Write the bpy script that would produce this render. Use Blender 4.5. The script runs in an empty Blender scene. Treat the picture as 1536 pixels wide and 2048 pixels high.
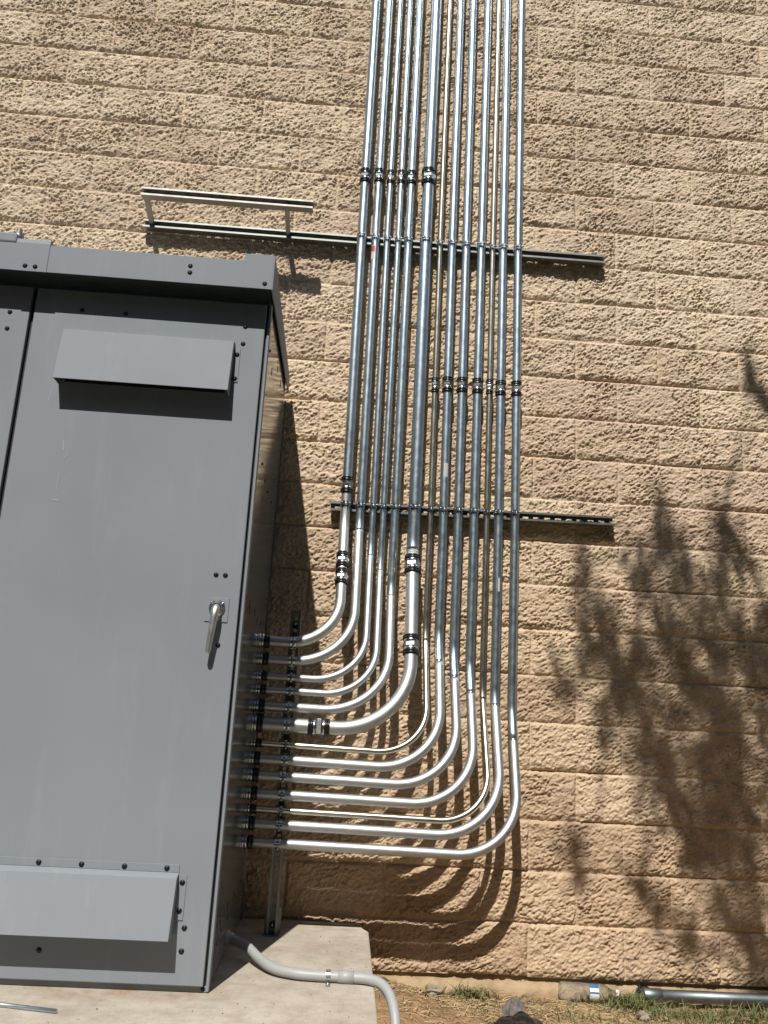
import bpy, math, random
import numpy as np
from mathutils import Vector, Matrix
random.seed(7); RNG = np.random.RandomState(11)
PI = math.pi
S = bpy.context.scene
COL = S.collection

# ---------------------------------------------------------------- camera
cam_d = bpy.data.cameras.new('camera'); cam = bpy.data.objects.new('camera', cam_d); COL.objects.link(cam)
yaw, pitch, roll = math.radians(-2.5692), math.radians(13.894), math.radians(3.139)
fw = Vector((-math.sin(yaw)*math.cos(pitch), math.cos(yaw)*math.cos(pitch), math.sin(pitch)))
rt = Vector((math.cos(yaw), math.sin(yaw), 0)); upv = rt.cross(fw)
rt2 = rt*math.cos(roll) + upv*math.sin(roll); up2 = rt2.cross(fw)
M = Matrix((rt2, up2, -fw)).transposed().to_4x4(); M.translation = Vector((-0.8632, -3.8248, 0.9718))
cam.matrix_world = M
cam_d.sensor_fit = 'HORIZONTAL'; cam_d.sensor_width = 36; cam_d.lens = 36*1714.0/1536
cam_d.clip_start = 0.05; cam_d.clip_end = 500
S.camera = cam
S.render.resolution_x = 768; S.render.resolution_y = 1024

# ---------------------------------------------------------------- sky, sun, exposure
SUNV = Vector((-0.247, -1.0, 1.36)).normalized()          # towards the sun
elev = math.asin(SUNV.z); az = math.atan2(SUNV.x, SUNV.y)
w = bpy.data.worlds.new('World'); S.world = w; w.use_nodes = True
nt = w.node_tree; nt.nodes.clear()
sky = nt.nodes.new('ShaderNodeTexSky'); sky.sky_type = 'NISHITA'; sky.sun_disc = False
sky.sun_elevation = elev; sky.sun_rotation = az; sky.air_density = 0.8; sky.dust_density = 0.6
bg = nt.nodes.new('ShaderNodeBackground'); bg.inputs['Strength'].default_value = 0.05
ow = nt.nodes.new('ShaderNodeOutputWorld')
nt.links.new(sky.outputs[0], bg.inputs[0]); nt.links.new(bg.outputs[0], ow.inputs[0])
sd = bpy.data.lights.new('sun', 'SUN'); sd.energy = 5.0; sd.angle = math.radians(0.5); sd.color = (1.0, 0.95, 0.87)
so = bpy.data.objects.new('sun', sd); COL.objects.link(so)
so.rotation_euler = SUNV.to_track_quat('Z', 'Y').to_euler(); so.location = (0, -6, 9)
S.view_settings.view_transform = 'Standard'; S.view_settings.look = 'None'
S.view_settings.exposure = 0.1; S.view_settings.gamma = 1.0

# ---------------------------------------------------------------- materials
def mat(name, col, rough=0.5, metal=0.0, spec=0.5, coat=0.0):
    m = bpy.data.materials.new(name); m.use_nodes = True
    b = m.node_tree.nodes['Principled BSDF']
    b.inputs['Base Color'].default_value = (*col, 1); b.inputs['Roughness'].default_value = rough
    b.inputs['Metallic'].default_value = metal; b.inputs['Specular IOR Level'].default_value = spec
    b.inputs['Coat Weight'].default_value = coat
    return m
def N(m, t, **k):
    n = m.node_tree.nodes.new(t)
    for a, v in k.items(): setattr(n, a, v)
    return n
def L(m, a, b): m.node_tree.links.new(a, b)
def P(m): return m.node_tree.nodes['Principled BSDF']
def coords(m, scale=(1, 1, 1), rot=(0, 0, 0)):
    tc = N(m, 'ShaderNodeTexCoord'); mp = N(m, 'ShaderNodeMapping')
    mp.inputs['Scale'].default_value = scale; mp.inputs['Rotation'].default_value = rot
    L(m, tc.outputs['Object'], mp.inputs[0]); return mp.outputs[0]
def noise(m, vec, scale, detail=4, rough=0.55):
    n = N(m, 'ShaderNodeTexNoise'); n.inputs['Scale'].default_value = scale
    n.inputs['Detail'].default_value = detail; n.inputs['Roughness'].default_value = rough
    L(m, vec, n.inputs['Vector']); return n.outputs['Fac']
def ramp(m, fac, stops):
    r = N(m, 'ShaderNodeValToRGB'); L(m, fac, r.inputs[0]); e = r.color_ramp.elements
    while len(e) < len(stops): e.new(0.5)
    for i, (p, c) in enumerate(stops): e[i].position = p; e[i].color = (*c, 1) if len(c) == 3 else c
    return r.outputs[0]
def mix(m, fac, a, b, mode='MIX'):
    x = N(m, 'ShaderNodeMix', data_type='RGBA', blend_type=mode)
    if isinstance(fac, (int, float)): x.inputs[0].default_value = fac
    else: L(m, fac, x.inputs[0])
    for s, v in ((6, a), (7, b)):
        if isinstance(v, tuple): x.inputs[s].default_value = (*v, 1)
        else: L(m, v, x.inputs[s])
    return x.outputs[2]
def bump(m, h, strength, dist):
    b = N(m, 'ShaderNodeBump'); b.inputs['Strength'].default_value = strength; b.inputs['Distance'].default_value = dist
    L(m, h, b.inputs['Height']); L(m, b.outputs[0], P(m).inputs['Normal'])
def maprange(m, v, a, b, c, d):
    n = N(m, 'ShaderNodeMapRange'); L(m, v, n.inputs[0])
    for i, x in enumerate((a, b, c, d)): n.inputs[1+i].default_value = x
    return n.outputs[0]

def m_block():
    m = mat('split_face_block', (0.4, 0.3, 0.2), 0.92, spec=0.2)
    v = coords(m)
    a = N(m, 'ShaderNodeAttribute', attribute_name='tint'); mo = N(m, 'ShaderNodeAttribute', attribute_name='mortar')
    base = ramp(m, noise(m, v, 1.3, 4), [(0.3, (0.60, 0.48, 0.36)), (0.52, (0.65, 0.53, 0.40)), (0.72, (0.63, 0.50, 0.40))])
    # browner lower courses, paler higher up, with a noisy transition
    sx = N(m, 'ShaderNodeSeparateXYZ'); L(m, v, sx.inputs[0]); ad = N(m, 'ShaderNodeMath', operation='ADD')
    L(m, sx.outputs['Z'], ad.inputs[0]); L(m, maprange(m, noise(m, v, 1.1, 4), 0.25, 0.75, -0.7, 0.7), ad.inputs[1])
    base = mix(m, maprange(m, ad.outputs[0], 0.2, 3.2, 0.75, 0.0), base, (0.53, 0.385, 0.255))
    pink = mix(m, maprange(m, noise(m, v, 4.0, 3), 0.55, 0.75, 0, 0.5), base, (0.58, 0.43, 0.355))
    t = mix(m, a.outputs['Fac'], (0.90, 0.88, 0.875), (1.08, 1.10, 1.10))
    c = mix(m, 1.0, pink, t, 'MULTIPLY')
    grit = ramp(m, noise(m, v, 160, 3, 0.6), [(0.3, (0.78, 0.77, 0.76)), (0.6, (1.08, 1.07, 1.05))])
    c = mix(m, 1.0, c, grit, 'MULTIPLY')
    c = mix(m, mo.outputs['Fac'], c, mix(m, 0.5, base, (0.62, 0.50, 0.36)))
    L(m, c, P(m).inputs['Base Color'])
    bump(m, noise(m, v, 130, 5, 0.7), 0.8, 0.006)
    return m
def m_galv(name, col, rough, streak=0.12):
    m = mat(name, col, rough, 1.0)
    v = coords(m)
    n1 = noise(m, v, 35, 3); n2 = noise(m, v, 6, 3)
    L(m, maprange(m, n1, 0.3, 0.7, rough-0.03, rough+streak*0.5), P(m).inputs['Roughness'])
    dk = tuple(x*0.90 for x in col)
    L(m, mix(m, maprange(m, n2, 0.35, 0.65, 0, 1), dk, col), P(m).inputs['Base Color'])
    return m
def m_paint(name, col, rough=0.3, spec=0.5, sd=0.0):
    m = mat(name, col, rough, 0.0, spec)
    v = coords(m)
    c = mix(m, maprange(m, noise(m, v, 2.0, 3), 0.3, 0.7, 0, 1), tuple(x*0.95 for x in col), tuple(x*1.05 for x in col))
    dust = maprange(m, noise(m, coords(m, (6, 6, 0.9)), 3.0, 6, 0.65), 0.55, 0.85, 0.0, 0.22)
    c = mix(m, dust, c, (0.42, 0.42, 0.40))
    L(m, c, P(m).inputs['Base Color'])
    L(m, maprange(m, noise(m, v, 9, 4), 0.3, 0.7, rough-0.01, rough+0.04), P(m).inputs['Roughness'])
    bump(m, noise(m, v, 240, 2), 0.05, 0.001)
    return m
def m_concrete():
    m = mat('broomed_concrete', (0.5, 0.45, 0.38), 0.9, spec=0.25)
    v = coords(m)
    c = ramp(m, noise(m, v, 3.5, 6, 0.6), [(0.3, (0.40, 0.36, 0.305)), (0.5, (0.47, 0.43, 0.37)), (0.75, (0.53, 0.49, 0.43))])
    broom = noise(m, coords(m, (170, 9, 90)), 1.6, 5, 0.75)
    c = mix(m, 1.0, c, ramp(m, broom, [(0.35, (0.93, 0.925, 0.92)), (0.65, (1.02, 1.02, 1.02))]), 'MULTIPLY')
    c = mix(m, 1.0, c, ramp(m, noise(m, v, 11, 7, 0.7), [(0.35, (0.80, 0.77, 0.73)), (0.6, (1.05, 1.05, 1.05))]), 'MULTIPLY')
    c = mix(m, maprange(m, noise(m, v, 45, 2, 0.5), 0.70, 0.76, 0, 0.75), c, (0.16, 0.12, 0.09))
    # rusty dirt that has gathered on the slab along the cabinet's foot
    tc = N(m, 'ShaderNodeTexCoord'); sx = N(m, 'ShaderNodeSeparateXYZ'); L(m, tc.outputs['Object'], sx.inputs[0])
    band = maprange(m, sx.outputs['Y'], -1.16, -1.06, 0, 1)
    bm_ = N(m, 'ShaderNodeMath', operation='MULTIPLY'); L(m, band, bm_.inputs[0]); L(m, maprange(m, noise(m, v, 7, 5, 0.7), 0.45, 0.66, 0, 0.75), bm_.inputs[1])
    bx_ = N(m, 'ShaderNodeMath', operation='MULTIPLY'); L(m, bm_.outputs[0], bx_.inputs[0]); L(m, maprange(m, sx.outputs['X'], -1.25, -1.12, 1, 0.25), bx_.inputs[1])
    c = mix(m, bx_.outputs[0], c, (0.27, 0.15, 0.07))
    L(m, c, P(m).inputs['Base Color'])
    bump(m, broom, 0.35, 0.003)
    return m
def m_soil():
    m = mat('dry_soil', (0.3, 0.2, 0.12), 0.95, spec=0.15)
    v = coords(m)
    c = ramp(m, noise(m, v, 9, 7, 0.65), [(0.3, (0.15, 0.095, 0.055)), (0.5, (0.31, 0.20, 0.11)), (0.7, (0.42, 0.28, 0.165))])
    c = mix(m, maprange(m, noise(m, v, 60, 4, 0.7), 0.55, 0.75, 0, 0.6), c, (0.13, 0.085, 0.05))
    c = mix(m, maprange(m, noise(m, v, 90, 2, 0.5), 0.66, 0.74, 0, 0.6), c, (0.55, 0.46, 0.33))
    sx = N(m, 'ShaderNodeSeparateXYZ'); L(m, v, sx.inputs[0])
    far = maprange(m, sx.outputs['Y'], -1.7, -1.1, 1.0, 0)
    c = mix(m, far, c, (0.055, 0.07, 0.03))
    L(m, c, P(m).inputs['Base Color'])
    bump(m, noise(m, v, 70, 6, 0.7), 0.8, 0.01)
    return m
def m_leaf(name, a, b, trans=0.0):
    m = mat(name, a, 0.6, spec=0.3)
    oi = N(m, 'ShaderNodeAttribute', attribute_name='tint')
    L(m, mix(m, oi.outputs['Fac'], a, b), P(m).inputs['Base Color'])
    return m
MB_BLOCK = m_block()
M_GALV = m_galv('galvanized_steel', (0.53, 0.62, 0.68), 0.37)
M_GALV2 = m_galv('weathered_galvanized_steel', (0.55, 0.53, 0.46), 0.33)
M_GROUNDPIPE = m_galv('shade_toned_dull_steel', (0.23, 0.26, 0.27), 0.50)  # dull pipe steel, base colour darkened to carry the tree shade
M_ELBOW = m_galv('brushed_galvanized_steel', (0.52, 0.54, 0.55), 0.52)
M_STRUT = m_galv('strut_steel', (0.27, 0.28, 0.27), 0.45)
M_STRUTL = m_galv('pale_strut_steel', (0.34, 0.34, 0.32), 0.55)
M_ZINC = m_galv('bright_zinc', (0.56, 0.59, 0.61), 0.24)
M_BLACK = mat('black_gland', (0.012, 0.012, 0.013), 0.28)
M_BOLT = mat('black_oxide_bolt', (0.012, 0.013, 0.018), 0.35, 0.3)
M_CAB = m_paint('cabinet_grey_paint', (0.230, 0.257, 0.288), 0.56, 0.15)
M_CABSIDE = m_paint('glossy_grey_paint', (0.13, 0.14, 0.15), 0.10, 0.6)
M_GASKET = mat('door_gasket_rubber', (0.02, 0.022, 0.025), 0.5)
M_CONC = m_concrete(); M_SOIL = m_soil()
M_PVC = m_paint('grey_pvc', (0.35, 0.36, 0.365), 0.45)
M_HANDLE = m_galv('cast_handle', (0.58, 0.59, 0.60), 0.45)
M_LEAF = m_leaf('tree_leaf', (0.03, 0.06, 0.015), (0.07, 0.11, 0.03))
M_BARK = mat('bark', (0.12, 0.085, 0.06), 0.95)
M_GRASS = m_leaf('grass_blade', (0.05, 0.075, 0.022), (0.24, 0.23, 0.10))
M_STRAW = m_leaf('dry_straw', (0.32, 0.21, 0.10), (0.62, 0.49, 0.28))

# ---------------------------------------------------------------- mesh building
class MB:
    def __init__(s): s.v = []; s.f = []; s.fm = []; s.cur = 0; s.sm = []; s.smooth = False; s.tint = None
    def add(s, vs, fs, smooth=None):
        o = len(s.v); s.v += [tuple(x) for x in vs]
        s.f += [tuple(i+o for i in f) for f in fs]
        s.fm += [s.cur]*len(fs); s.sm += [s.smooth if smooth is None else smooth]*len(fs)
        return s
    def box(s, a, b):
        x0, y0, z0 = (min(p, q) for p, q in zip(a, b)); x1, y1, z1 = (max(p, q) for p, q in zip(a, b))
        vs = [(x0,y0,z0),(x1,y0,z0),(x1,y1,z0),(x0,y1,z0),(x0,y0,z1),(x1,y0,z1),(x1,y1,z1),(x0,y1,z1)]
        return s.add(vs, [(0,3,2,1),(4,5,6,7),(0,1,5,4),(1,2,6,5),(2,3,7,6),(3,0,4,7)], False)
    def bar(s, p, q, wx, wy, side=Vector((1, 0, 0))):
        p, q = Vector(p), Vector(q); d = (q-p).normalized(); a = (side - d*side.dot(d)).normalized(); b = d.cross(a)
        vs = [e + a*i*wx/2 + b*j*wy/2 for e in (p, q) for i, j in ((-1,-1),(1,-1),(1,1),(-1,1))]
        return s.add(vs, [(0,3,2,1),(4,5,6,7),(0,1,5,4),(1,2,6,5),(2,3,7,6),(3,0,4,7)], False)
    def prism(s, poly, axis, t0, t1):
        n = len(poly)
        def mk(p, t): return {'x': (t, p[0], p[1]), 'y': (p[0], t, p[1]), 'z': (p[0], p[1], t)}[axis]
        vs = [mk(p, t0) for p in poly] + [mk(p, t1) for p in poly]
        fs = [tuple(range(n))[::-1], tuple(range(n, 2*n))] + [(i, (i+1) % n, n+(i+1) % n, n+i) for i in range(n)]
        return s.add(vs, fs, False)
    def tube(s, path, r, n=20, caps=True, smooth=True):
        path = [Vector(p) for p in path]; k = len(path)
        rr = r if isinstance(r, (list, tuple)) else [r]*k
        t = [(path[min(i+1, k-1)] - path[max(i-1, 0)]).normalized() for i in range(k)]
        a = t[0].orthogonal().normalized(); vs = []
        for i in range(k):
            a = (a - t[i]*a.dot(t[i])).normalized(); b = t[i].cross(a)
            vs += [path[i] + (a*math.cos(2*PI*j/n) + b*math.sin(2*PI*j/n))*rr[i] for j in range(n)]
        fs = [(i*n+j, i*n+(j+1) % n, (i+1)*n+(j+1) % n, (i+1)*n+j) for i in range(k-1) for j in range(n)]
        s.add(vs, fs, smooth)
        if caps:
            o = len(s.v) - k*n
            s.f += [tuple(o+j for j in range(n))[::-1], tuple(o+(k-1)*n+j for j in range(n))]; s.fm += [s.cur]*2; s.sm += [False]*2
        return s
    def lathe(s, org, d, prof, n=20, smooth=True):
        """prof: list of (distance along d, radius); sharp creases by repeated points"""
        org = Vector(org); d = Vector(d).normalized(); a = d.orthogonal().normalized(); b = d.cross(a)
        vs = [org + d*h + (a*math.cos(2*PI*j/n) + b*math.sin(2*PI*j/n))*r for h, r in prof for j in range(n)]
        k = len(prof)
        fs = [(i*n+j, i*n+(j+1) % n, (i+1)*n+(j+1) % n, (i+1)*n+j) for i in range(k-1) for j in range(n)]
        s.add(vs, fs, smooth)
        o = len(s.v) - k*n
        s.f += [tuple(o+j for j in range(n))[::-1], tuple(o+(k-1)*n+j for j in range(n))]; s.fm += [s.cur]*2; s.sm += [False]*2
        return s
    def build(s, name, mats, parent=None, bevel=0):
        me = bpy.data.meshes.new(name); me.from_pydata(s.v, [], s.f)
        for m in (mats if isinstance(mats, (list, tuple)) else [mats]): me.materials.append(m)
        me.polygons.foreach_set('material_index', s.fm); me.polygons.foreach_set('use_smooth', s.sm)
        me.update(); o = bpy.data.objects.new(name, me); COL.objects.link(o)
        if parent: o.parent = parent
        if bevel:
            b = o.modifiers.new('bevel', 'BEVEL'); b.width = bevel; b.segments = 2; b.limit_method = 'ANGLE'; b.angle_limit = 0.7
        return o
def thing(name, label, cat, loc=(0, 0, 0), group=None):
    o = bpy.data.objects.new(name, None); COL.objects.link(o); o.location = loc
    o.empty_display_size = 0.1
    return tag(o, label, cat, group)
def tag(o, label, cat, group=None, kind=None):
    if label: o['label'] = label
    if cat: o['category'] = cat
    if group: o['group'] = group
    if kind: o['kind'] = kind
    return o
def shift(mb, loc):
    l = Vector(loc); mb.v = [tuple(Vector(p) - l) for p in mb.v]; return mb
def attr(o, name, arr):
    a = o.data.attributes.new(name, 'FLOAT', 'POINT'); a.data.foreach_set('value', np.asarray(arr, dtype=np.float32))

# ---------------------------------------------------------------- numpy gradient noise
_PERM = RNG.permutation(512); _PERM = np.concatenate([_PERM, _PERM])
_G = RNG.rand(512)*2*np.pi
def gnoise(x, y, seed=0):
    xi = np.floor(x).astype(int); yi = np.floor(y).astype(int); xf = x-xi; yf = y-yi
    def g(ix, iy, dx, dy):
        h = _G[_PERM[(_PERM[(ix+seed*37) & 511] + iy) & 511]]; return np.cos(h)*dx + np.sin(h)*dy
    u = xf*xf*xf*(xf*(xf*6-15)+10); v = yf*yf*yf*(yf*(yf*6-15)+10)
    a = g(xi, yi, xf, yf); b = g(xi+1, yi, xf-1, yf); c = g(xi, yi+1, xf, yf-1); d = g(xi+1, yi+1, xf-1, yf-1)
    return (a*(1-u)+b*u)*(1-v) + (c*(1-u)+d*u)*v
def lines(lo, hi, step, far, grow=1.25):
    c = list(np.arange(lo, hi, step)); s = step; p = c[-1]; up = []
    while p < far[1]: s *= grow; p += s; up.append(p)
    s = step; p = lo; dn = []
    while p > far[0]: s *= grow; p -= s; dn.append(p)
    return np.array(dn[::-1] + c + up)
def grid_mesh(name, A, B, co, m, smooth):
    na, nb = len(A), len(B); idx = np.arange(na*nb).reshape(nb, na)
    q = np.stack([idx[:-1, :-1], idx[:-1, 1:], idx[1:, 1:], idx[1:, :-1]], -1).reshape(-1, 4)
    me = bpy.data.meshes.new(name); me.vertices.add(na*nb); me.vertices.foreach_set('co', co.astype(np.float32).ravel())
    me.loops.add(len(q)*4); me.loops.foreach_set('vertex_index', q.astype(np.int32).ravel())
    me.polygons.add(len(q)); me.polygons.foreach_set('loop_start', np.arange(0, len(q)*4, 4, dtype=np.int32))
    me.polygons.foreach_set('loop_total', np.full(len(q), 4, dtype=np.int32))
    me.polygons.foreach_set('use_smooth', np.full(len(q), smooth)); me.materials.append(m)
    me.update(calc_edges=True); o = bpy.data.objects.new(name, me); COL.objects.link(o); return o

# ---------------------------------------------------------------- block wall
U = 0.2032
def build_wall():
    root = thing('block_wall', 'tan split-face concrete block wall filling the whole background', 'wall', (0, 0, 0))
    A = lines(-2.95, 1.45, 0.0036, (-9, 9), 1.3); B = lines(0.0, 5.15, 0.0036, (0.0, 7.2), 1.3)
    B = B[B >= -1e-6]; B = np.concatenate([[0.0], B[B > 1e-4]])
    X, Z = np.meshgrid(A, B)
    X2 = X + 0.0018*gnoise(X*9, Z*9, 3); Z2 = Z + 0.0022*gnoise(X*3.1, Z*7, 4)
    row = np.floor(Z2/U); par = np.mod(row, 2)
    u = (X2/U - par)/2; blk = np.floor(u)
    fx = (u-blk)*2*U; fz = Z2 - row*U
    dx = np.minimum(fx, 2*U-fx); dz = np.minimum(fz, U-fz)
    bi = (row.astype(int)+7)*97 + blk.astype(int)*31 + 5000
    rnd = lambda k: _G[_PERM[(bi*k) & 511]]/(2*np.pi)
    dn = dx + 0.006*gnoise(X*60, Z*60, 8); dm = dz + 0.005*gnoise(X*60, Z*60, 9)
    ss = lambda t: np.clip(t, 0, 1)**2*(3-2*np.clip(t, 0, 1))
    e = ss((np.minimum(dn-0.0005, dm-0.0018))/0.005)
    big = ss((np.minimum(dn, dm)-0.002)/0.012)*(0.15+0.85*ss((fz-0.003)/0.026))
    th = 0.42; c, s = np.cos(th), np.sin(th)
    wx = X + 0.010*gnoise(X*26, Z*26, 21); wz = Z + 0.010*gnoise(X*26+5, Z*26, 22)
    p = (wx*c + wz*s); q = (-wx*s + wz*c)
    rough = 0.75 + 0.9*np.clip(gnoise(X*4.5, Z*6, 50)+0.3, 0, 0.7)
    f1 = gnoise(p*24, q*40, 2); f2 = gnoise(p*50, q*92, 5); f3 = gnoise(p*95, q*160, 6)
    n = 0.0070*gnoise(p*9, q*14, 1) + 0.0066*f1 + rough*(0.0068*f2 + 0.0072*f3)
    n += 0.0030*(1 - np.abs(gnoise(p*38, q*70, 12))*3)*rough
    h = 0.0018 + 0.004*rnd(3)*big + 0.0045*big + n*(0.62+0.38*big) + 0.002*rnd(7)
    h += (rnd(5)-0.5)*0.008*(fz/U-0.5) + (rnd(11)-0.5)*0.006*(fx/(2*U)-0.5)
    floor_ = np.where(dz < 0.008, -0.0002, 0.0002) + 0.0006*gnoise(X*60, Z*60, 33)
    surf = floor_ + e*np.maximum(h, -0.003)
    # some bed joints are raked deeper and leave a dark line under the upper block
    surf = np.where((e < 0.35) & (rnd(13) > 0.68) & (fz < 0.5*U) & (dz < 0.007), surf-0.006, surf)
    far = (X < -2.96) | (X > 1.46) | (Z > 5.16)
    co = np.stack([X, -surf, Z], -1)
    o = grid_mesh('block_face', A, B, co.reshape(-1, 3), MB_BLOCK, True)
    attr(o, 'tint', rnd(17).ravel()); attr(o, 'mortar', ((1-e)*0.6).ravel())
    o.parent = root
    mb = MB(); mb.box((-9, 0.012, 0.001), (9, 0.25, 7.2)); mb.box((-9, 0.03, -0.5), (9, 0.25, 0.0)); mb.build('wall_core', MB_BLOCK, root)
    # footing strip under the first course
    A = lines(-1.0, 1.6, 0.012, (-9, 9), 1.4); B = np.linspace(-0.30, -0.004, 26)
    X, Z = np.meshgrid(A, B)
    y = 0.016 - 0.006*gnoise(X*5, Z*5, 30) - 0.003*gnoise(X*30, Z*30, 31)
    y = y - 0.020*ss((-Z-0.012)/0.05)
    o = grid_mesh('footing', A, B, np.stack([X, y, Z], -1).reshape(-1, 3), M_FOOT, True); o.parent = root
def m_foot():
    m = mat('footing_render', (0.42, 0.32, 0.2), 0.95, spec=0.15); v = coords(m)
    c = ramp(m, noise(m, v, 12, 6, 0.65), [(0.3, (0.28, 0.20, 0.12)), (0.55, (0.43, 0.32, 0.20)), (0.8, (0.50, 0.39, 0.26))])
    L(m, c, P(m).inputs['Base Color']); bump(m, noise(m, v, 90, 5), 0.5, 0.004); return m
M_FOOT = m_foot()
build_wall()

# ---------------------------------------------------------------- ground
def gh(X, Y):
    base = -0.072 + 0.055*np.clip((-0.30-X)/0.35, 0, 1)**1.5*np.exp(-(Y/0.5)**2)
    n = 0.014*gnoise(X*6, Y*6, 40) + 0.010*gnoise(X*17, Y*17, 41) + 0.006*gnoise(X*45, Y*45, 42) + 0.003*gnoise(X*110, Y*110, 43)
    near = np.exp(-np.maximum(0, -Y-1.5)**2/4)
    return base + n*near - 0.02*(1-near)
A = lines(-0.9, 1.35, 0.006, (-90, 90), 1.25); B = lines(-1.35, 0.05, 0.006, (-120, 0.05), 1.25)
X, Y = np.meshgrid(A, B)
g = grid_mesh('ground', A, B, np.stack([X, Y, gh(X, Y)], -1).reshape(-1, 3), M_SOIL, True)
tag(g, 'dry brown soil at the foot of the wall', 'ground', kind='structure')

# ---------------------------------------------------------------- concrete pad
mb = MB(); mb.prism([(-6, -2.3), (-0.703, -2.3), (-0.669, -0.17), (-0.690, -0.115), (-0.700, -0.03), (-0.700, -0.024), (-6, -0.024)], 'z', -0.3, 0.18)
pad = mb.build('concrete_pad', M_CONC, None, 0.006)
tag(pad, 'broom-finished concrete equipment pad under the grey cabinet', 'concrete pad')

# ---------------------------------------------------------------- cabinet
CR, CF, CBK = -1.18, -1.04, -0.08
def bolt(parent, x, z, y, r=0.0062):
    mb = MB(); mb.lathe((x, y+0.001, z), (0, -1, 0), [(0, r*1.35), (0.0015, r*1.35), (0.0016, r), (0.004, r*0.9), (0.0055, r*0.55)], 12)
    mb.cur = 0; mb.build('bolt', M_BOLT, parent)
def hood(parent, x0, x1, zt, zb, d, flange_x, fz0, fz1, bolts, top_flange=None):
    y = CF - 0.0005
    mb = MB(); t = 0.003
    prof = [(y, zt), (y-0.032, zt-0.010), (y-d, zb), (y-d+t, zb), (y-0.032+t, zt-0.014), (y, zt-0.006)]
    mb.prism(prof, 'x', x0, x1)
    side = [(y, zt-0.001), (y-0.032, zt-0.0105), (y-d+0.0005, zb+0.001), (y, zb+0.001)]
    mb.prism(side, 'x', x1-0.0035, x1-0.0005); mb.prism(side, 'x', x0+0.0005, x0+0.0035)
    h = mb.build('vent_hood', M_CAB, parent, 0.0012)
    mb = MB(); mb.box((x1+0.0005, y-0.0025, fz0), (flange_x, y, fz1)); mb.build('mounting_flange', M_CAB, h, 0.0008)
    if top_flange:
        mb = MB(); mb.box((x0, y-0.0025, zt), (x1, y, top_flange)); mb.build('mounting_flange', M_CAB, h, 0.0008)
    # louvre slots inside the hood
    mb = MB()
    for k in range(4): mb.box((x0+0.02, y-0.0012, zb+0.012+k*0.028), (x1-0.02, y-0.0003, zb+0.026+k*0.028))
    mb.build('vent_slots', M_GASKET, h)
    for (bx, bz) in bolts: bolt(h, bx, bz, y-0.0025 if (bx > x1 or (top_flange and bz > zt)) else y)
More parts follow.
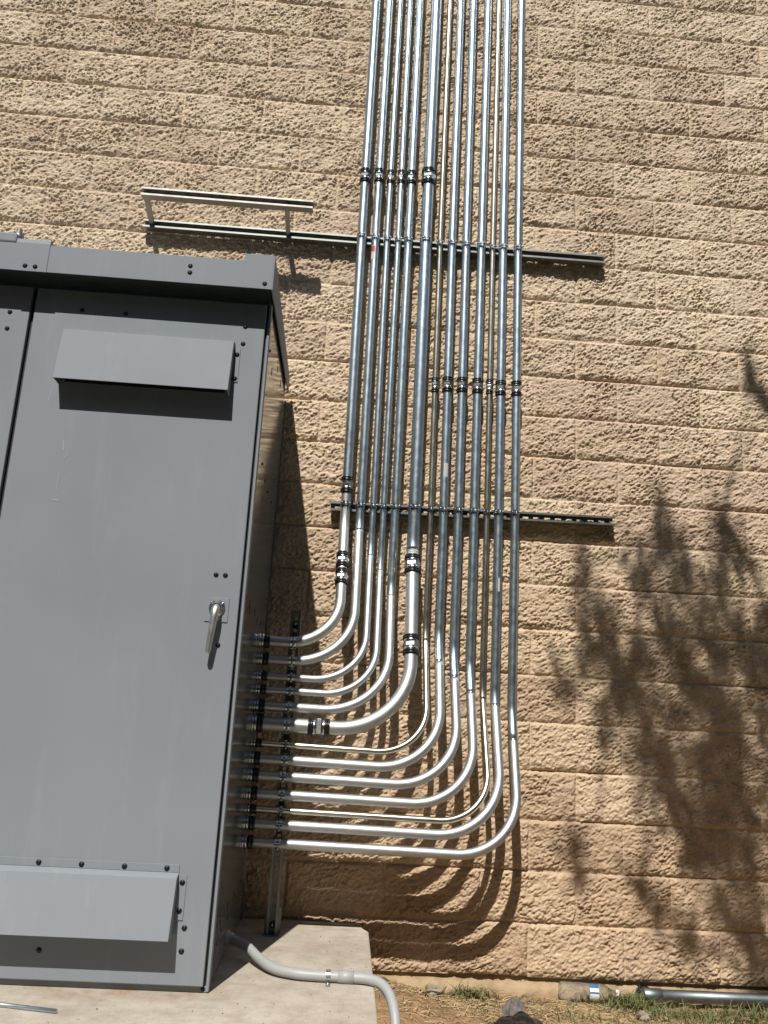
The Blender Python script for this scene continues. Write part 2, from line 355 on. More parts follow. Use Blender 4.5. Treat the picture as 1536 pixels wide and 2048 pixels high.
def cabinet():
    c = thing('electrical_cabinet', 'large grey painted metal switchgear cabinet with two doors on the concrete pad', 'electrical cabinet', (-2.2, -0.55, 0.18))
    o0 = c.location.copy()
    kids = []
    # body shell
    mb = MB(); mb.box((-3.35, -1.012, 0.182), (CR-0.004, CBK, 2.398)); kids.append(mb.build('body', M_CAB, None, 0.002))
    # right side panel with its edge returns
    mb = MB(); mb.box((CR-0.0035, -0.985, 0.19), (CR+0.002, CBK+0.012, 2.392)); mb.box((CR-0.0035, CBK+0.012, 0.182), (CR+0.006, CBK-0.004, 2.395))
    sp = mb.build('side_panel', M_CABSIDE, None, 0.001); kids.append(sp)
    mb = MB(); mb.box((CR-0.0035, -1.028, 0.184), (CR+0.005, -0.992, 2.396)); kids.append(mb.build('corner_post', M_CAB, None, 0.0015))
    for (yy, zz, hh) in ((-0.80, 2.235, .03), (-0.60, 2.36, .012), (-0.585, 2.335, .028), (-0.40, 2.35, .028), (-0.84, 1.35, .03), (-0.80, 1.335, .028), (-0.62, 1.345, .028), (-0.50, 1.33, .028), (-0.36, 1.335, .02),
                         (-0.889, 0.293, .03), (-0.834, 0.325, .028), (-0.80, 0.30, .012), (-0.66, 0.345, .03), (-0.61, 0.30, .012), (-0.48, 0.345, .034), (-0.40, .33, .012), (-0.243, 0.355, .014)):
        mb = MB(); mb.box((CR+0.001, yy-0.0045, zz-hh/2), (CR+0.0032, yy+0.0045, zz+hh/2)); mb.build('slot', M_BOLT, sp)
    for (yy, zz) in ((-0.84, 1.86), (-0.70, 1.835), (-0.56, 1.83), (-0.36, 1.84), (-0.93, 2.26)):
        mb = MB(); mb.lathe((CR+0.001, yy, zz), (1, 0, 0), [(0, .007), (.003, .006), (.005, .003)], 10); mb.build('bolt', M_BOLT, sp)
    # gaskets seen in the gaps
    mb = MB(); mb.box((CR-0.013, -1.021, 0.20), (CR-0.002, -1.0125, 2.39)); mb.box((-2.006, -1.021, 0.2), (-1.986, -1.0125, 2.39)); kids.append(mb.build('gasket', M_GASKET))
    # doors
    mb = MB(); mb.box((-1.988, CF, 0.200), (CR-0.011, CF+0.019, 2.386)); d1 = mb.build('door', M_CAB, None, 0.003); kids.append(d1)
    mb = MB(); mb.box((-2.80, CF, 0.200), (-2.003, CF+0.019, 2.386)); d2 = mb.build('door', M_CAB, None, 0.003); kids.append(d2)
    for x, z in ((-1.826, 2.311), (-1.676, 2.310), (-1.259, 2.295), (-1.261, 2.230), (-1.273, 1.414), (-1.243, 1.414), (-1.245, 1.188), (-1.261, 0.356), (-1.263, 0.293), (-1.674, 0.280)): bolt(d1, x, z, CF)
    for x, z in ((-2.069, 2.285), (-2.069, 2.223), (-2.3, 2.31), (-2.069, .3)): bolt(d2, x, z, CF)
    # scuffs on the door: thin raised chalky paint scratches
    for (p, q, wd) in (((-1.823, 1.835), (-1.818, 1.80), .0035), ((-1.800, 1.79), (-1.812, 1.77), .0025), ((-1.822, 1.72), (-1.822, 1.66), .002), ((-1.83, 1.63), (-1.81, 1.628), .004), ((-1.812, 1.615), (-1.798, 1.615), .003), ((-1.885, 2.01), (-1.893, 1.965), .003)):
        mb = MB(); mb.bar((p[0], CF-0.0004, p[1]), (q[0], CF-0.0004, q[1]), wd, 0.0006); mb.build('scuff', M_SCUFF, d1)
    # base rail and corner bolt
    mb = MB(); mb.box((-3.35, -1.024, 0.1815), (CR+0.004, -1.0125, 0.1985)); br = mb.build('base_rail', M_CAB, None, 0.001); kids.append(br)
    bolt(br, -1.192, 0.190, -1.024, 0.005)
    # hoods
    dd = c
    hood(dd, -1.868, -1.288, 2.232, 2.031, 0.064, -1.267, 2.086, 2.211, [(-1.277, 2.187), (-1.2775, 2.098)])
    hood(dd, -1.868, -1.293, 0.508, 0.334, 0.074, -1.268, 0.377, 0.503, [(-1.28, 0.481), (-1.281, 0.403), (-1.709, 0.519), (-1.583, 0.519), (-1.456, 0.519), (-1.330, 0.519), (-1.835, 0.519)], 0.531)
    # roof with drip fascia, end cap and joint cap
    prof = [(-1.12, 2.404), (-1.12, 2.506), (CBK, 2.487), (CBK, 2.436), (-1.035, 2.4)]
    prof = [(-1.12, 2.404), (-1.12, 2.506), (CBK, 2.487), (CBK, 2.430), (-1.116, 2.404)]
    mb = MB()
    mb.prism([(-1.12, 2.404), (-1.12, 2.506), (-1.117, 2.506), (-1.117, 2.404)], 'x', -3.40, CR+0.008)      # fascia
    mb.prism([(-1.117, 2.503), (-1.117, 2.5055), (CBK, 2.487), (CBK, 2.484)], 'x', -3.40, CR+0.008)          # top sheet
    rf = mb.build('roof', M_CAB, None, 0.0008); kids.append(rf)
    mb = MB(); mb.box((-3.35, -1.011, 2.3985), (CR-0.004, CBK, 2.48)); mb.build('roof_frame', M_CAB, rf)
    mb = MB(); mb.prism([(-1.1225, 2.402), (-1.1225, 2.532), (CBK-0.004, 2.510), (CBK-0.004, 2.432)], 'x', CR+0.008, CR+0.0125)
    mb.box((-1.272, -1.1225, 2.4025), (CR+0.008, -1.1202, 2.532)); mb.prism([(-1.1202, 2.5295), (-1.1202, 2.532), (CBK-0.004, 2.510), (CBK-0.004, 2.5075)], 'x', -1.272, CR+0.008)
    mb.build('roof_end_cap', M_CAB, rf, 0.0008)
    mb = MB(); mb.prism([(-1.1225, 2.402), (-1.1225, 2.508), (-1.1185, 2.524), (CBK, 2.505), (CBK, 2.49), (-1.1205, 2.507), (-1.1205, 2.402)], 'x', -2.052, -1.937)
    mb.build('roof_joint_cap', M_CAB, rf, 0.0008)
    mb = MB(); mb.box((-3.40, -1.121, 2.5075), (-2.0535, -0.12, 2.545)); mb.build('roof_riser', M_CAB, rf, 0.006)
    mb = MB(); mb.lathe((-2.075, -1.06, 2.54), (0, 0, 1), [(0, .017), (.035, .017), (.036, .010), (.052, .010)], 16); mb.build('lifting_lug', M_STRUT, rf)
    for x, z in ((-1.456, 2.475), (-1.455, 2.450), (-1.196, 2.428), (-2.010, 2.427), (-1.976, 2.426)): bolt(rf, x, z-0.006, -1.1225 if x > -1.27 or x < -1.93 else -1.12)
    # handle
    hd = MB(); hd.box((-1.296, CF-0.003, 1.262), (-1.222, CF, 1.340)); hp = hd.build('handle_plate', M_CAB, None, 0.001); kids.append(hp)
    mb = MB(); cx, cz = -1.259, 1.306
    mb.lathe((cx, CF-0.003, cz), (0, -1, 0), [(0, .0265), (.004, .026), (.0045, .0185), (.006, .0185), (.016, .016), (.018, .015)], 28)
    pts = [(cx+0.0265*math.sin(a), cz+0.0265*math.cos(a)) for a in np.linspace(-2.2, 2.2, 20)] + [(cx+.010, cz-.042), (cx-.010, cz-.042)]
    mb.prism(pts, 'y', CF-0.0045, CF-0.003)
    mb.build('escutcheon', M_ZINC, hp)
    for sx in (-1, 1):
        s_ = MB(); s_.lathe((cx+sx*0.0185, CF-0.0045, cz+0.017), (0, -1, 0), [(0, .0042), (.004, .0038), (.0055, .002)], 10); s_.build('screw', M_ZINC, hp)
    mb = MB()
    path = [(cx, CF-0.012, cz), (cx, CF-0.026, cz-0.001), (cx-.001, CF-0.034, cz-0.014), (cx-.003, CF-0.036, cz-0.04), (cx-.007, CF-0.034, cz-0.085), (cx-.0105, CF-0.032, cz-0.125), (cx-.012, CF-0.031, cz-0.142), (cx-.0125, CF-0.031, cz-0.148)]
    mb.tube(path, [.013, .0135, .0135, .012, .0105, .0095, .0095, .006], 16)
    lv = mb.build('lever', M_HANDLE, hp); sub = lv.modifiers.new('sub', 'SUBSURF'); sub.levels = 2; sub.render_levels = 2
    for k in kids:
        k.parent = c
    for k in c.children: k.matrix_parent_inverse = Matrix.Translation(-o0)
M_SCUFF = mat('chalky_scuff', (0.30, 0.33, 0.35), 0.7)
cabinet()

# ---------------------------------------------------------------- strut channel
SW = 0.0413
def strut(mb, origin, along, outward, length, slots=True, slot_off=0.02):
    """slotted C channel; outward = open side; origin on the centre of its back, at one end"""
    o = Vector(origin); a = Vector(along); n = Vector(outward); c = a.cross(n); t = 0.0026; hw = SW/2
    def bx(u0, u1, v0, v1, w0, w1):
        vs = [o + a*u + c*v + n*w_ for u in (u0, u1) for v in (v0, v1) for w_ in (w0, w1)]
        mb.add(vs, [(0,1,3,2),(4,6,7,5),(0,4,5,1),(2,3,7,6),(0,2,6,4),(1,5,7,3)], False)
    for sgn in (-1, 1):
        e = sgn*hw; bx(0, length, min(e, e-sgn*t), max(e, e-sgn*t), 0, SW)
        i = sgn*(hw-t); j = sgn*(hw-0.0065)
        bx(0, length, min(i, j), max(i, j), SW-t, SW)
        k0 = sgn*(hw-0.0065); k1 = sgn*(hw-0.0065-t)
        bx(0, length, min(k0, k1), max(k0, k1), SW-0.0065, SW)
        bx(0, length, min(sgn*(hw-t), sgn*0.0072), max(sgn*(hw-t), sgn*0.0072), 0.0, t)
    if slots:
        u = 0.0; k = slot_off
        while u < length:
            bx(u, min(k, length), -0.0072, 0.0072, 0.0003, t-0.0003); u = k + 0.028; k = u + 0.0228
    else: bx(0, length, -0.0072, 0.0072, 0.0003, t-0.0003)
def bolt_washer(mb, p, n, r=0.0085):
    mb.lathe(p, n, [(0, r*1.5), (.0016, r*1.5), (.0018, r), (.008, r), (.0085, r*.5), (.014, r*.5)], 14)

WB = -0.025            # back of the wall-mounted struts
# upper wall strut with its stand-off bar
us = thing('strut_channel', 'long upper wall strut with a shorter stand-off bar held out in front on two arms', 'strut channel', (-1.937, WB, 3.265), 'strut channels carrying the conduits')
mb = MB(); strut(mb, (0, 0, 0), (1, 0, 0), (0, -1, 0), 2.272); mb.build('wall_channel', M_STRUT, us)
mb = MB(); strut(mb, (0, 0, 0), (1, 0, 0), (0, -1, 0), 0.80); o = mb.build('stand_off_channel', M_STRUTL, us); o.location = (0.022, -0.178, 0.057)
for xx in (0.040, 0.700):
    mb = MB(); mb.bar((xx, -0.018, 0.001), (xx, -0.182, 0.050), 0.021, 0.021); mb.build('arm', M_STRUTL, us)
    mb = MB(); mb.lathe((xx+0.004, -0.181, 0.057), (0, -1, 0), [(0, .012), (.006, .012), (.0065, .008), (.013, .008)], 6, False); mb.build('bolt', M_BOLT, us)
ls = thing('strut_channel', 'lower wall strut, open end sticking out on the right below the conduit couplings', 'strut channel', (-0.938, WB, 1.916), 'strut channels carrying the conduits')
mb = MB(); strut(mb, (0, 0, 0), (math.cos(.012), 0, math.sin(.012)), (0, -1, 0), 1.306); mb.build('wall_channel', M_STRUT, ls)
vs_ = thing('strut_channel', 'upright slotted strut post standing on the concrete pad beside the cabinet', 'strut channel', (-1.042, -0.259, 0.18), 'strut channels carrying the conduits')
mb = MB(); strut(mb, (0, 0, 0.002), (0, 0, 1), (0, -1, 0), 1.226); mb.build('post_channel', M_STRUT, vs_)
mb = MB(); mb.box((-0.030, -0.062, 0.0005), (0.030, 0.002, 0.005)); mb.box((-0.030, 0.0025, 0.0005), (0.03, 0.0075, 0.09)); mb.build('foot_bracket', M_STRUT, vs_)
for zz in (0.030, 1.166):
    mb = MB(); bolt_washer(mb, (0, -0.0028, zz), (0, -1, 0)); mb.build('bolt', M_ZINC, vs_)

# ---------------------------------------------------------------- conduits
def fillet(pts, rad):
    pts = [Vector(p) for p in pts]; out = [pts[0]]
    for i in range(1, len(pts)-1):
        p, a, b = pts[i], (pts[i-1]-pts[i]).normalized(), (pts[i+1]-pts[i]).normalized()
        ang = a.angle(b); t = rad[i-1]/math.tan(ang/2)
        t = min(t, (pts[i-1]-p).length*0.95, (pts[i+1]-p).length*0.95); R = t*math.tan(ang/2)
        cen = p + (a+b).normalized()*(R/math.sin(ang/2)); s0 = p+a*t; s1 = p+b*t
        v0, v1 = s0-cen, s1-cen; om = v0.angle(v1); n = max(4, int(om/0.06))
        for k in range(n+1):
            f = k/n; out.append(cen + (v0*math.sin((1-f)*om) + v1*math.sin(f*om))/math.sin(om))
    out.append(pts[-1]); return out
def resample(path, step=0.03):
    out = [path[0]]
    for p, q in zip(path, path[1:]):
        n = max(1, int((q-p).length/step))
        for k in range(1, n+1): out.append(p.lerp(q, k/n))
    return out
def at_z(path, z):
    for p, q in zip(path, path[1:]):
        if (p.z-z)*(q.z-z) <= 0 and abs(p.z-q.z) > 1e-6:
            f = (z-p.z)/(q.z-p.z); return p.lerp(q, f), (q-p).normalized()
    return path[-1], Vector((-1, 0, 0))
def coupling(parent, p, d, r, ln=0.076):
    g = max(0.0028, r*0.20)
    b = MB(); s = -ln/2
    e_ = ln-0.040; u0 = s+0.020
    b.lathe(p, d, [(u0-.002, r+g*.4), (u0-.001, r+g*.75), (u0+e_*.22, r+g*.75), (u0+e_*.25, r+g*.35), (u0+e_*.75, r+g*.35), (u0+e_*.78, r+g*.75), (u0+e_+.001, r+g*.75), (u0+e_+.002, r+g*.4)], 24)
    b.lathe(Vector(p)+Vector(d)*(u0+e_*.30), d, [(0, r+g*1.15), (.001, r+g*1.3), (e_*.4-.001, r+g*1.3), (e_*.4, r+g*1.15)], 6, False)
    co = b.build('coupling', M_ZINC, parent)
    for sg in (-1, 1):
        b = MB(); q = Vector(p) + Vector(d)*sg*(ln/2); dd = -Vector(d)*sg
        b.lathe(q, dd, [(0, r+.0004), (0.001, r+g*.9), (.003, r+g*1.35), (.007, r+g*1.4), (.008, r+g*1.0), (.0105, r+g*1.0), (.0115, r+g*1.45), (.018, r+g*1.45), (.0195, r+g*1.1), (.020, r+.0004)], 24)
        b.build('gland_nut', M_BLACK, co)
def clamp(parent, p, axis, r, out, inward):
    """two-piece strut clamp: band round the pipe, feet to the strut, ears with screw in front"""
    p = Vector(p); ax = Vector(axis); o = Vector(out); sd = ax.cross(o); w_ = 0.0115; t = 0.0016; b = MB()
    n = 22; R0, R1 = r+.0003, r+.0003+t; prof = []
    for k in range(n+1):
        a = math.radians(12) + (2*PI-math.radians(24))*k/n
        prof.append(o*math.cos(a) + sd*math.sin(a))
    vs = []
    for e in prof: vs += [p+e*R0-ax*w_, p+e*R1-ax*w_, p+e*R1+ax*w_, p+e*R0+ax*w_]
    fs = [(4*i+j, 4*i+(j+1) % 4, 4*(i+1)+(j+1) % 4, 4*(i+1)+j) for i in range(n) for j in range(4)]
    b.add(vs, fs, False)
    for sg in (-1, 1):   # ears and feet
        q = p + sd*sg*(R1*math.sin(math.radians(12))) + o*(R0*.96)
        b.bar(q, q + o*0.013, 0.002, w_*2, side=sd)
        f0 = p - o*(r*0.2) + sd*sg*(R1*1.0); f1 = p - o*(r+0.004) + sd*sg*(min(R1, .015))
        b.bar(f0, f1, 0.0018, w_*2, side=sd)
    c = b.build('clamp', M_ZINC, parent)
    b = MB(); e = p + o*(r+.0075); h = r*0.25+0.014
    b.lathe(e - sd*h, sd, [(0, .0048), (.004, .0048), (.0042, .0026), (2*h-.006, .0026), (2*h-.0058, .0052), (2*h-.0018, .0052), (2*h-.0016, .0026), (2*h+.003, .0026)], 8)
    b.build('screw', M_ZINC, c)
HD = 0.30     # front of the upright strut
rows = [
 # r, x top, x upper strut, x lower strut, x bend, z kick, z horizontal, coupling heights, bend radius, seam z
 (0.0222,-0.883,-0.878,-0.869,-0.862,1.837,1.273,[3.601,2.011,1.649,1.570],0.21,None),
 (0.0195,-0.813,-0.810,-0.802,-0.800,1.830,1.202,[3.610],0.24,None),
 (0.0148,-0.756,-0.753,-0.745,-0.748,1.721,1.135,[3.613],0.21,None),
 (0.0148,-0.705,-0.699,-0.698,-0.703,1.657,1.081,[3.618],0.21,None),
 (0.0195,-0.652,-0.649,-0.645,-0.648,1.548,1.018,[3.614],0.26,None),
 (0.0280,-0.567,-0.564,-0.559,-0.557,1.753,0.950,[3.622,1.658,1.297],0.29,None),
 (0.0130,-0.494,-0.493,-0.485,-0.482,1.361,0.875,[2.526],0.20,None),
 (0.0200,-0.436,-0.434,-0.427,-0.426,1.350,0.817,[2.529],0.25,1.242),
 (0.0200,-0.370,-0.365,-0.360,-0.354,1.289,0.755,[2.532],0.25,1.178),
 (0.0200,-0.291,-0.290,-0.288,-0.285,1.229,0.687,[2.532],0.25,1.117),
 (0.0130,-0.233,-0.233,-0.229,-0.222,1.126,0.629,[2.537],0.20,None),
 (0.0200,-0.188,-0.183,-0.176,-0.174,1.108,0.577,[2.530],0.26,1.071),
 (0.0195,-0.114,-0.108,-0.101,-0.107,1.060,0.509,[2.533],0.25,0.933)]
labels = [
 'leftmost conduit, shortest sweep into the cabinet, with three close couplings below its upper one',
 'second conduit from the left, with a red sticker just below the upper strut',
 'third conduit from the left, the left one of the two slim pipes side by side',
 'fourth conduit from the left, the right one of the two slim pipes side by side',
 'fifth conduit from the left, just left of the thickest pipe',
 'thickest galvanized conduit, sixth from the left, with a coupling on its horizontal run',
 'very thin conduit running just right of the thickest pipe',
 'eighth conduit from the left, with a pale sticker above the lower strut',
 'ninth conduit from the left, between the stickered eighth and the tenth',
 'tenth conduit from the left, just left of the second very thin pipe',
 'very thin tarnished conduit, eleventh from the left, third from the right',
 'second conduit from the right, darker below the lower strut with a small white sticker',
 'rightmost and outermost conduit, lowest sweep into the cabinet, with a purple mark on its bend']
for i, (r, xt, xu, xl, xb, zk, zh, cz, R, seam) in enumerate(rows):
    d = 0.0663 + r; hd = HD + r + 0.0005
    base = Vector((xb, -hd, zh-0.012))
    c = thing('conduit', labels[i], 'conduit', base, 'galvanized conduits bending into the cabinet')
    drop = 0.012 if i > 5 else 0.005
    pts = [(xt-(xu-xt)*.35, -d, 5.6), (xu, -d, 3.28), (xl, -d, 1.93), (xl, -d, zk), (xb, -hd, zh-drop), (CR, -hd, zh)]
    raw = fillet(pts, [3.0, 3.0, 0.22, R]); path = [p-base for p in resample(raw)]
    zb_hi = zh + R*0.95
    m = M_GALV2 if i in (6, 10) else M_GALV
    # upper run, then the factory elbow (its brushed surface is a different finish)
    zsplit = (seam if seam else (zk-0.03)) - base.z
    if i == 0: zsplit = 2.011-base.z-0.02
    up = [p for p in path if p.z > zsplit]; lowp = [p for p in path if p.z <= zsplit]
    sp, _ = at_z(path, zsplit)
    b = MB(); b.tube(up + [sp], r, 24); b.build('pipe', m, c)
    b = MB(); b.tube([sp] + lowp, r-0.00015, 24); eb = b.build('elbow', M_ELBOW if i not in (6, 10) else M_GALV2, c)
    if seam:
        p, t = at_z(path, seam-base.z); b = MB(); b.lathe(p-t*.003, t, [(0, r), (.001, r+.0006), (.005, r+.0006), (.006, r)], 24); b.build('seam_band', M_ZINC, c)
    for z in cz:
        p, t = at_z(path, z-base.z); coupling(c, p, t, r, 0.086 if r > .025 else (0.062 if r < .013 else 0.076))
    if i == 5: coupling(c, Vector((-0.917, -hd, zh-0.003))-base, Vector((1, 0, 0)), r, 0.086)
    # strut clamps
    for z, x in ((3.268, xu), (1.920+0.012*(xl+0.938), xl)): clamp(c, Vector((x, -d, z))-base, (0, 0, 1), r, (0, -1, 0), None)
    clamp(c, Vector((-1.042, -hd, zh-0.001))-base, (1, 0, 0), r, (0, -1, 0), None)
    # compression connector into the cabinet side
    q = Vector((CR+0.0022, -hd, zh))-base; g = max(.0028, r*.2)
    b = MB(); b.lathe(q, (1, 0, 0), [(0, r+g*2.2), (.0035, r+g*2.2), (.0036, r+g*1.3), (.008, r+g*1.3), (.0085, r+g*1.75), (.017, r+g*1.75), (.0175, r+g*.9), (.021, r+g*.9)], 24); cn = b.build('connector', M_ZINC, c)
    b = MB(); b.lathe(q+Vector((.021, 0, 0)), (1, 0, 0), [(0, r+g*1.3), (.001, r+g*1.75), (.010, r+g*1.75), (.011, r+g*1.3), (.013, r+g*1.3), (.014, r+g*1.7), (.020, r+g*1.6), (.022, r+.0004)], 24); b.build('gland_nut', M_BLACK, cn)
    # stickers and marks
    def sticker(z, col, h, wd, name='sticker', lean=0.0, off=0.0):
        p, t = at_z(path, z-base.z); mm = mat(name+'_paper', col, 0.55); b = MB(); vs = []; n = 6
        for k in range(n+1):
            a = off + (k/n-0.5)*wd/r
            e = Vector((math.sin(a), -math.cos(a), 0)); vs += [p+e*(r+.0004)-t*h/2, p+e*(r+.0004)+t*h/2]
        b.add(vs, [(2*k, 2*k+2, 2*k+3, 2*k+1) for k in range(n)], True)
        return b.build(name, mm, c)
    if i == 1:
        sticker(3.181, (0.62, 0.55, 0.52), 0.075, 0.018, off=-0.5); sticker(3.20, (0.55, 0.04, 0.05), 0.030, 0.0175, off=-0.5).location = (0, -0.0006, 0)
    if i == 7: sticker(2.109, (0.50, 0.50, 0.50), 0.066, 0.020, off=0.1)
    if i == 11: sticker(1.597, (0.55, 0.56, 0.56), 0.060, 0.008, off=0.25)
    if i == 12:
        sticker(0.585, (0.16, 0.03, 0.28), 0.016, 0.012, 'purple_mark', off=0.6)

# ---------------------------------------------------------------- grey plastic conduit on the pad
pc = thing('plastic_conduit', 'grey plastic conduit curving from the cabinet side across the pad and over its edge', 'conduit', (-0.9, -0.86, 0.18))
b0 = Vector((-0.9, -0.86, 0.18)); R = 0.0156
raw = [(-1.183, -0.60, 0.232), (-1.15, -0.615, 0.231), (-1.10, -0.665, 0.224), (-1.055, -0.745, 0.212), (-1.00, -0.82, 0.202), (-0.93, -0.858, 0.199), (-0.86, -0.866, 0.1975), (-0.80, -0.868, 0.1975), (-0.745, -0.872, 0.198), (-0.700, -0.882, 0.198), (-0.662, -0.905, 0.192), (-0.636, -0.94, 0.172), (-0.622, -0.985, 0.135), (-0.618, -1.02, 0.085), (-0.617, -1.05, 0.02), (-0.617, -1.07, -0.12)]
def smoothpath(pts, n=8):
    P_ = [Vector(p) for p in pts]; P_ = [P_[0]*2-P_[1]] + P_ + [P_[-1]*2-P_[-2]]; out = []
    for i in range(1, len(P_)-2):
        for k in range(n):
            t = k/n; a, b, c, d = P_[i-1:i+3]
            out.append(0.5*((2*b)+(c-a)*t+(2*a-5*b+4*c-d)*t*t+(3*b-a-3*c+d)*t**3))
    out.append(P_[-2]); return out
mb = MB(); mb.tube([p-b0 for p in smoothpath(raw)], R, 24); mb.build('tube', M_PVC, pc)
p = Vector((-0.795, -0.868, 0.1975))-b0; mb = MB(); mb.lathe(p, (1, -.03, 0), [(0, R+.0005), (.0005, R+.003), (.050, R+.003), (.0505, R+.0005)], 24); mb.build('plastic_coupling', M_PVC, pc)
mb = MB(); px = -0.826; n = 14; vs = []
for k in range(n+1):
    a = -0.25 + (PI+0.5)*k/n; e = Vector((0, math.cos(a), math.sin(a)))
    for x_, q in ((-.007, R+.0006), (-.007, R+.0042), (.007, R+.0042), (.007, R+.0006)): vs.append(Vector((px+x_, -0.868, 0.1975)) + e*q - b0)
mb.add(vs, [(4*i+j, 4*i+(j+1) % 4, 4*(i+1)+(j+1) % 4, 4*(i+1)+j) for i in range(n) for j in range(4)], False)
mb.box(Vector((px-.007, -0.868-R-.030, .1815))-b0, Vector((px+.007, -0.868-R-.002, .1855))-b0)
mb.box(Vector((px-.007, -0.868+R+.002, .1815))-b0, Vector((px+.007, -0.868+R+.014, .1855))-b0)
mb.lathe(Vector((px, -0.868-R-.018, .1855))-b0, (0, 0, 1), [(0, .005), (.003, .004)], 10)
mb.build('strap', M_ZINC, pc)
mb = MB(); mb.lathe(Vector((-1.178, -0.597, 0.232))-b0, (.8, -.35, 0), [(0, .026), (.004, .026), (.0045, .021), (.02, .021), (.0205, R+.0005)], 20); mb.build('box_adapter', M_PVC, pc)

# ---------------------------------------------------------------- loose rod on the pad
rod = MB(); rod.tube([(0, 0, 0), (0.62, -0.135, 0)], 0.0055, 14)
rod.cur = 0; o = rod.build('metal_rod', M_GALV); o.location = (-2.165, -1.115, 0.1862)
tag(o, 'short loose metal rod lying on the pad in front of the cabinet', 'metal rod')

# ---------------------------------------------------------------- pipe on the ground at the right
gp = thing('steel_pipe', 'thick galvanized pipe lying on the ground along the wall at bottom right', 'steel pipe', (0.5, -0.075, -0.03))
mb = MB(); mb.tube([(0.0, 0, 0.0), (0.35, -0.004, 0.001), (1.3, -0.01, 0.003), (2.2, -0.02, 0.0)], 0.0235, 24); mb.build('pipe', M_GROUNDPIPE, gp)
mb = MB(); mb.lathe((-0.045, 0.001, 0), (1, 0, 0), [(0, .025), (.002, .0268), (.075, .0268), (.077, .0242)], 24); mb.build('pipe_coupling', M_GROUNDPIPE, gp)
# dark drain opening in the footing
mb = MB(); mb.lathe((0, 0, 0), (0, -1, 0), [(-.03, .040), (.012, .040), (.012, .034), (-.02, .034), (-.0201, .001)], 24); o = mb.build('drain_pipe', M_BLACK); o.location = (0.487, -0.012, -0.055)
tag(o, 'round black drain opening in the footing above the end of the ground pipe', 'drain')

# ---------------------------------------------------------------- water bottle
m = mat('clear_plastic', (0.93, 0.95, 0.96), 0.03, spec=0.9); P(m).inputs['Transmission Weight'].default_value = 0.95; P(m).inputs['IOR'].default_value = 1.3
v = coords(m); bump(m, noise(m, v, 70, 3), 0.9, 0.012)
M_LABEL = mat('bottle_label', (0.75, 0.78, 0.78), 0.4); M_LABB = mat('bottle_label_blue', (0.05, 0.14, 0.33), 0.4); M_CAP = mat('white_cap', (0.8, 0.8, 0.8), 0.4)
bt = thing('water_bottle', 'empty clear plastic water bottle with blue and white label lying by the wall', 'bottle', (0.118, -0.052, -0.030))
bt.rotation_euler = (0.5, 0.015, -0.04)
mb = MB(); prof = [(0, .012), (.002, .026), (.006, .0315), (.02, .033)]
for k in range(7): prof += [(.026+k*.012, .0335), (.031+k*.012, .0315), (.033+k*.012, .0315)]
prof += [(.112, .0335), (.118, .032), (.156, .032), (.162, .0335), (.175, .0325), (.195, .025), (.212, .0155), (.218, .0125), (.232, .0125)]
mb.lathe((0, 0, 0), (1, 0, 0), prof, 28); mb.build('bottle_body', m, bt)
mb = MB(); n = 16; vs = []
for k in range(n+1):
    a = 1.3+3.4*k/n; vs += [(.119, .0325*math.cos(a), .0325*math.sin(a)), (.155, .0325*math.cos(a), .0325*math.sin(a))]
mb.add(vs, [(2*k, 2*k+2, 2*k+3, 2*k+1) for k in range(n)], True)
for k in range(n):
    if k in (0, 1, 2, 5, 12): mb.fm[k] = 1
mb.build('bottle_label', [M_LABEL, M_LABB], bt)
mb = MB(); mb.lathe((.229, 0, 0), (1, 0, 0), [(0, .0145), (.001, .0152), (.013, .0150), (.014, .013)], 20); mb.build('bottle_cap', M_CAP, bt)

# ---------------------------------------------------------------- debris
def blob(name, loc, size, m, seed, lab, cat, rough=.25, group=None):
    import bmesh
    bm = bmesh.new(); bmesh.ops.create_icosphere(bm, subdivisions=4, radius=1.0)
    for v_ in bm.verts:
        p = v_.co; k = 1 + rough*float(gnoise(np.array([p.x*1.4+seed]), np.array([p.y*1.4+p.z*1.7]), seed)[0])*2 + 0.3*rough*float(gnoise(np.array([p.x*5+seed]), np.array([p.y*5+p.z*4]), seed+1)[0])
        v_.co = Vector((p.x*size[0]*k, p.y*size[1]*k, p.z*size[2]*k))
    me = bpy.data.meshes.new(name); bm.to_mesh(me); bm.free(); me.materials.append(m)
    o = bpy.data.objects.new(name, me); COL.objects.link(o); o.location = loc; tag(o, lab, cat, group); return o
def m_rock():
    m = mat('rock', (0.3, 0.26, 0.2), 0.95); v = coords(m)
    L(m, ramp(m, noise(m, v, 25, 5), [(0.3, (0.17, 0.14, 0.11)), (0.7, (0.38, 0.33, 0.26))]), P(m).inputs['Base Color']); bump(m, noise(m, v, 60, 5), 0.6, 0.004); return m
M_ROCK = m_rock()
blob('stone', (-0.395, -0.075, -0.045), (0.036, 0.026, 0.020), M_ROCK, 3, 'small flat stone left of the grass tuft near the pad', 'stone', group=None)
blob('stone', (0.395, -0.255, -0.058), (0.026, 0.02, 0.019), M_ROCK, 9, 'small round stone in the grass below the end of the ground pipe', 'stone')
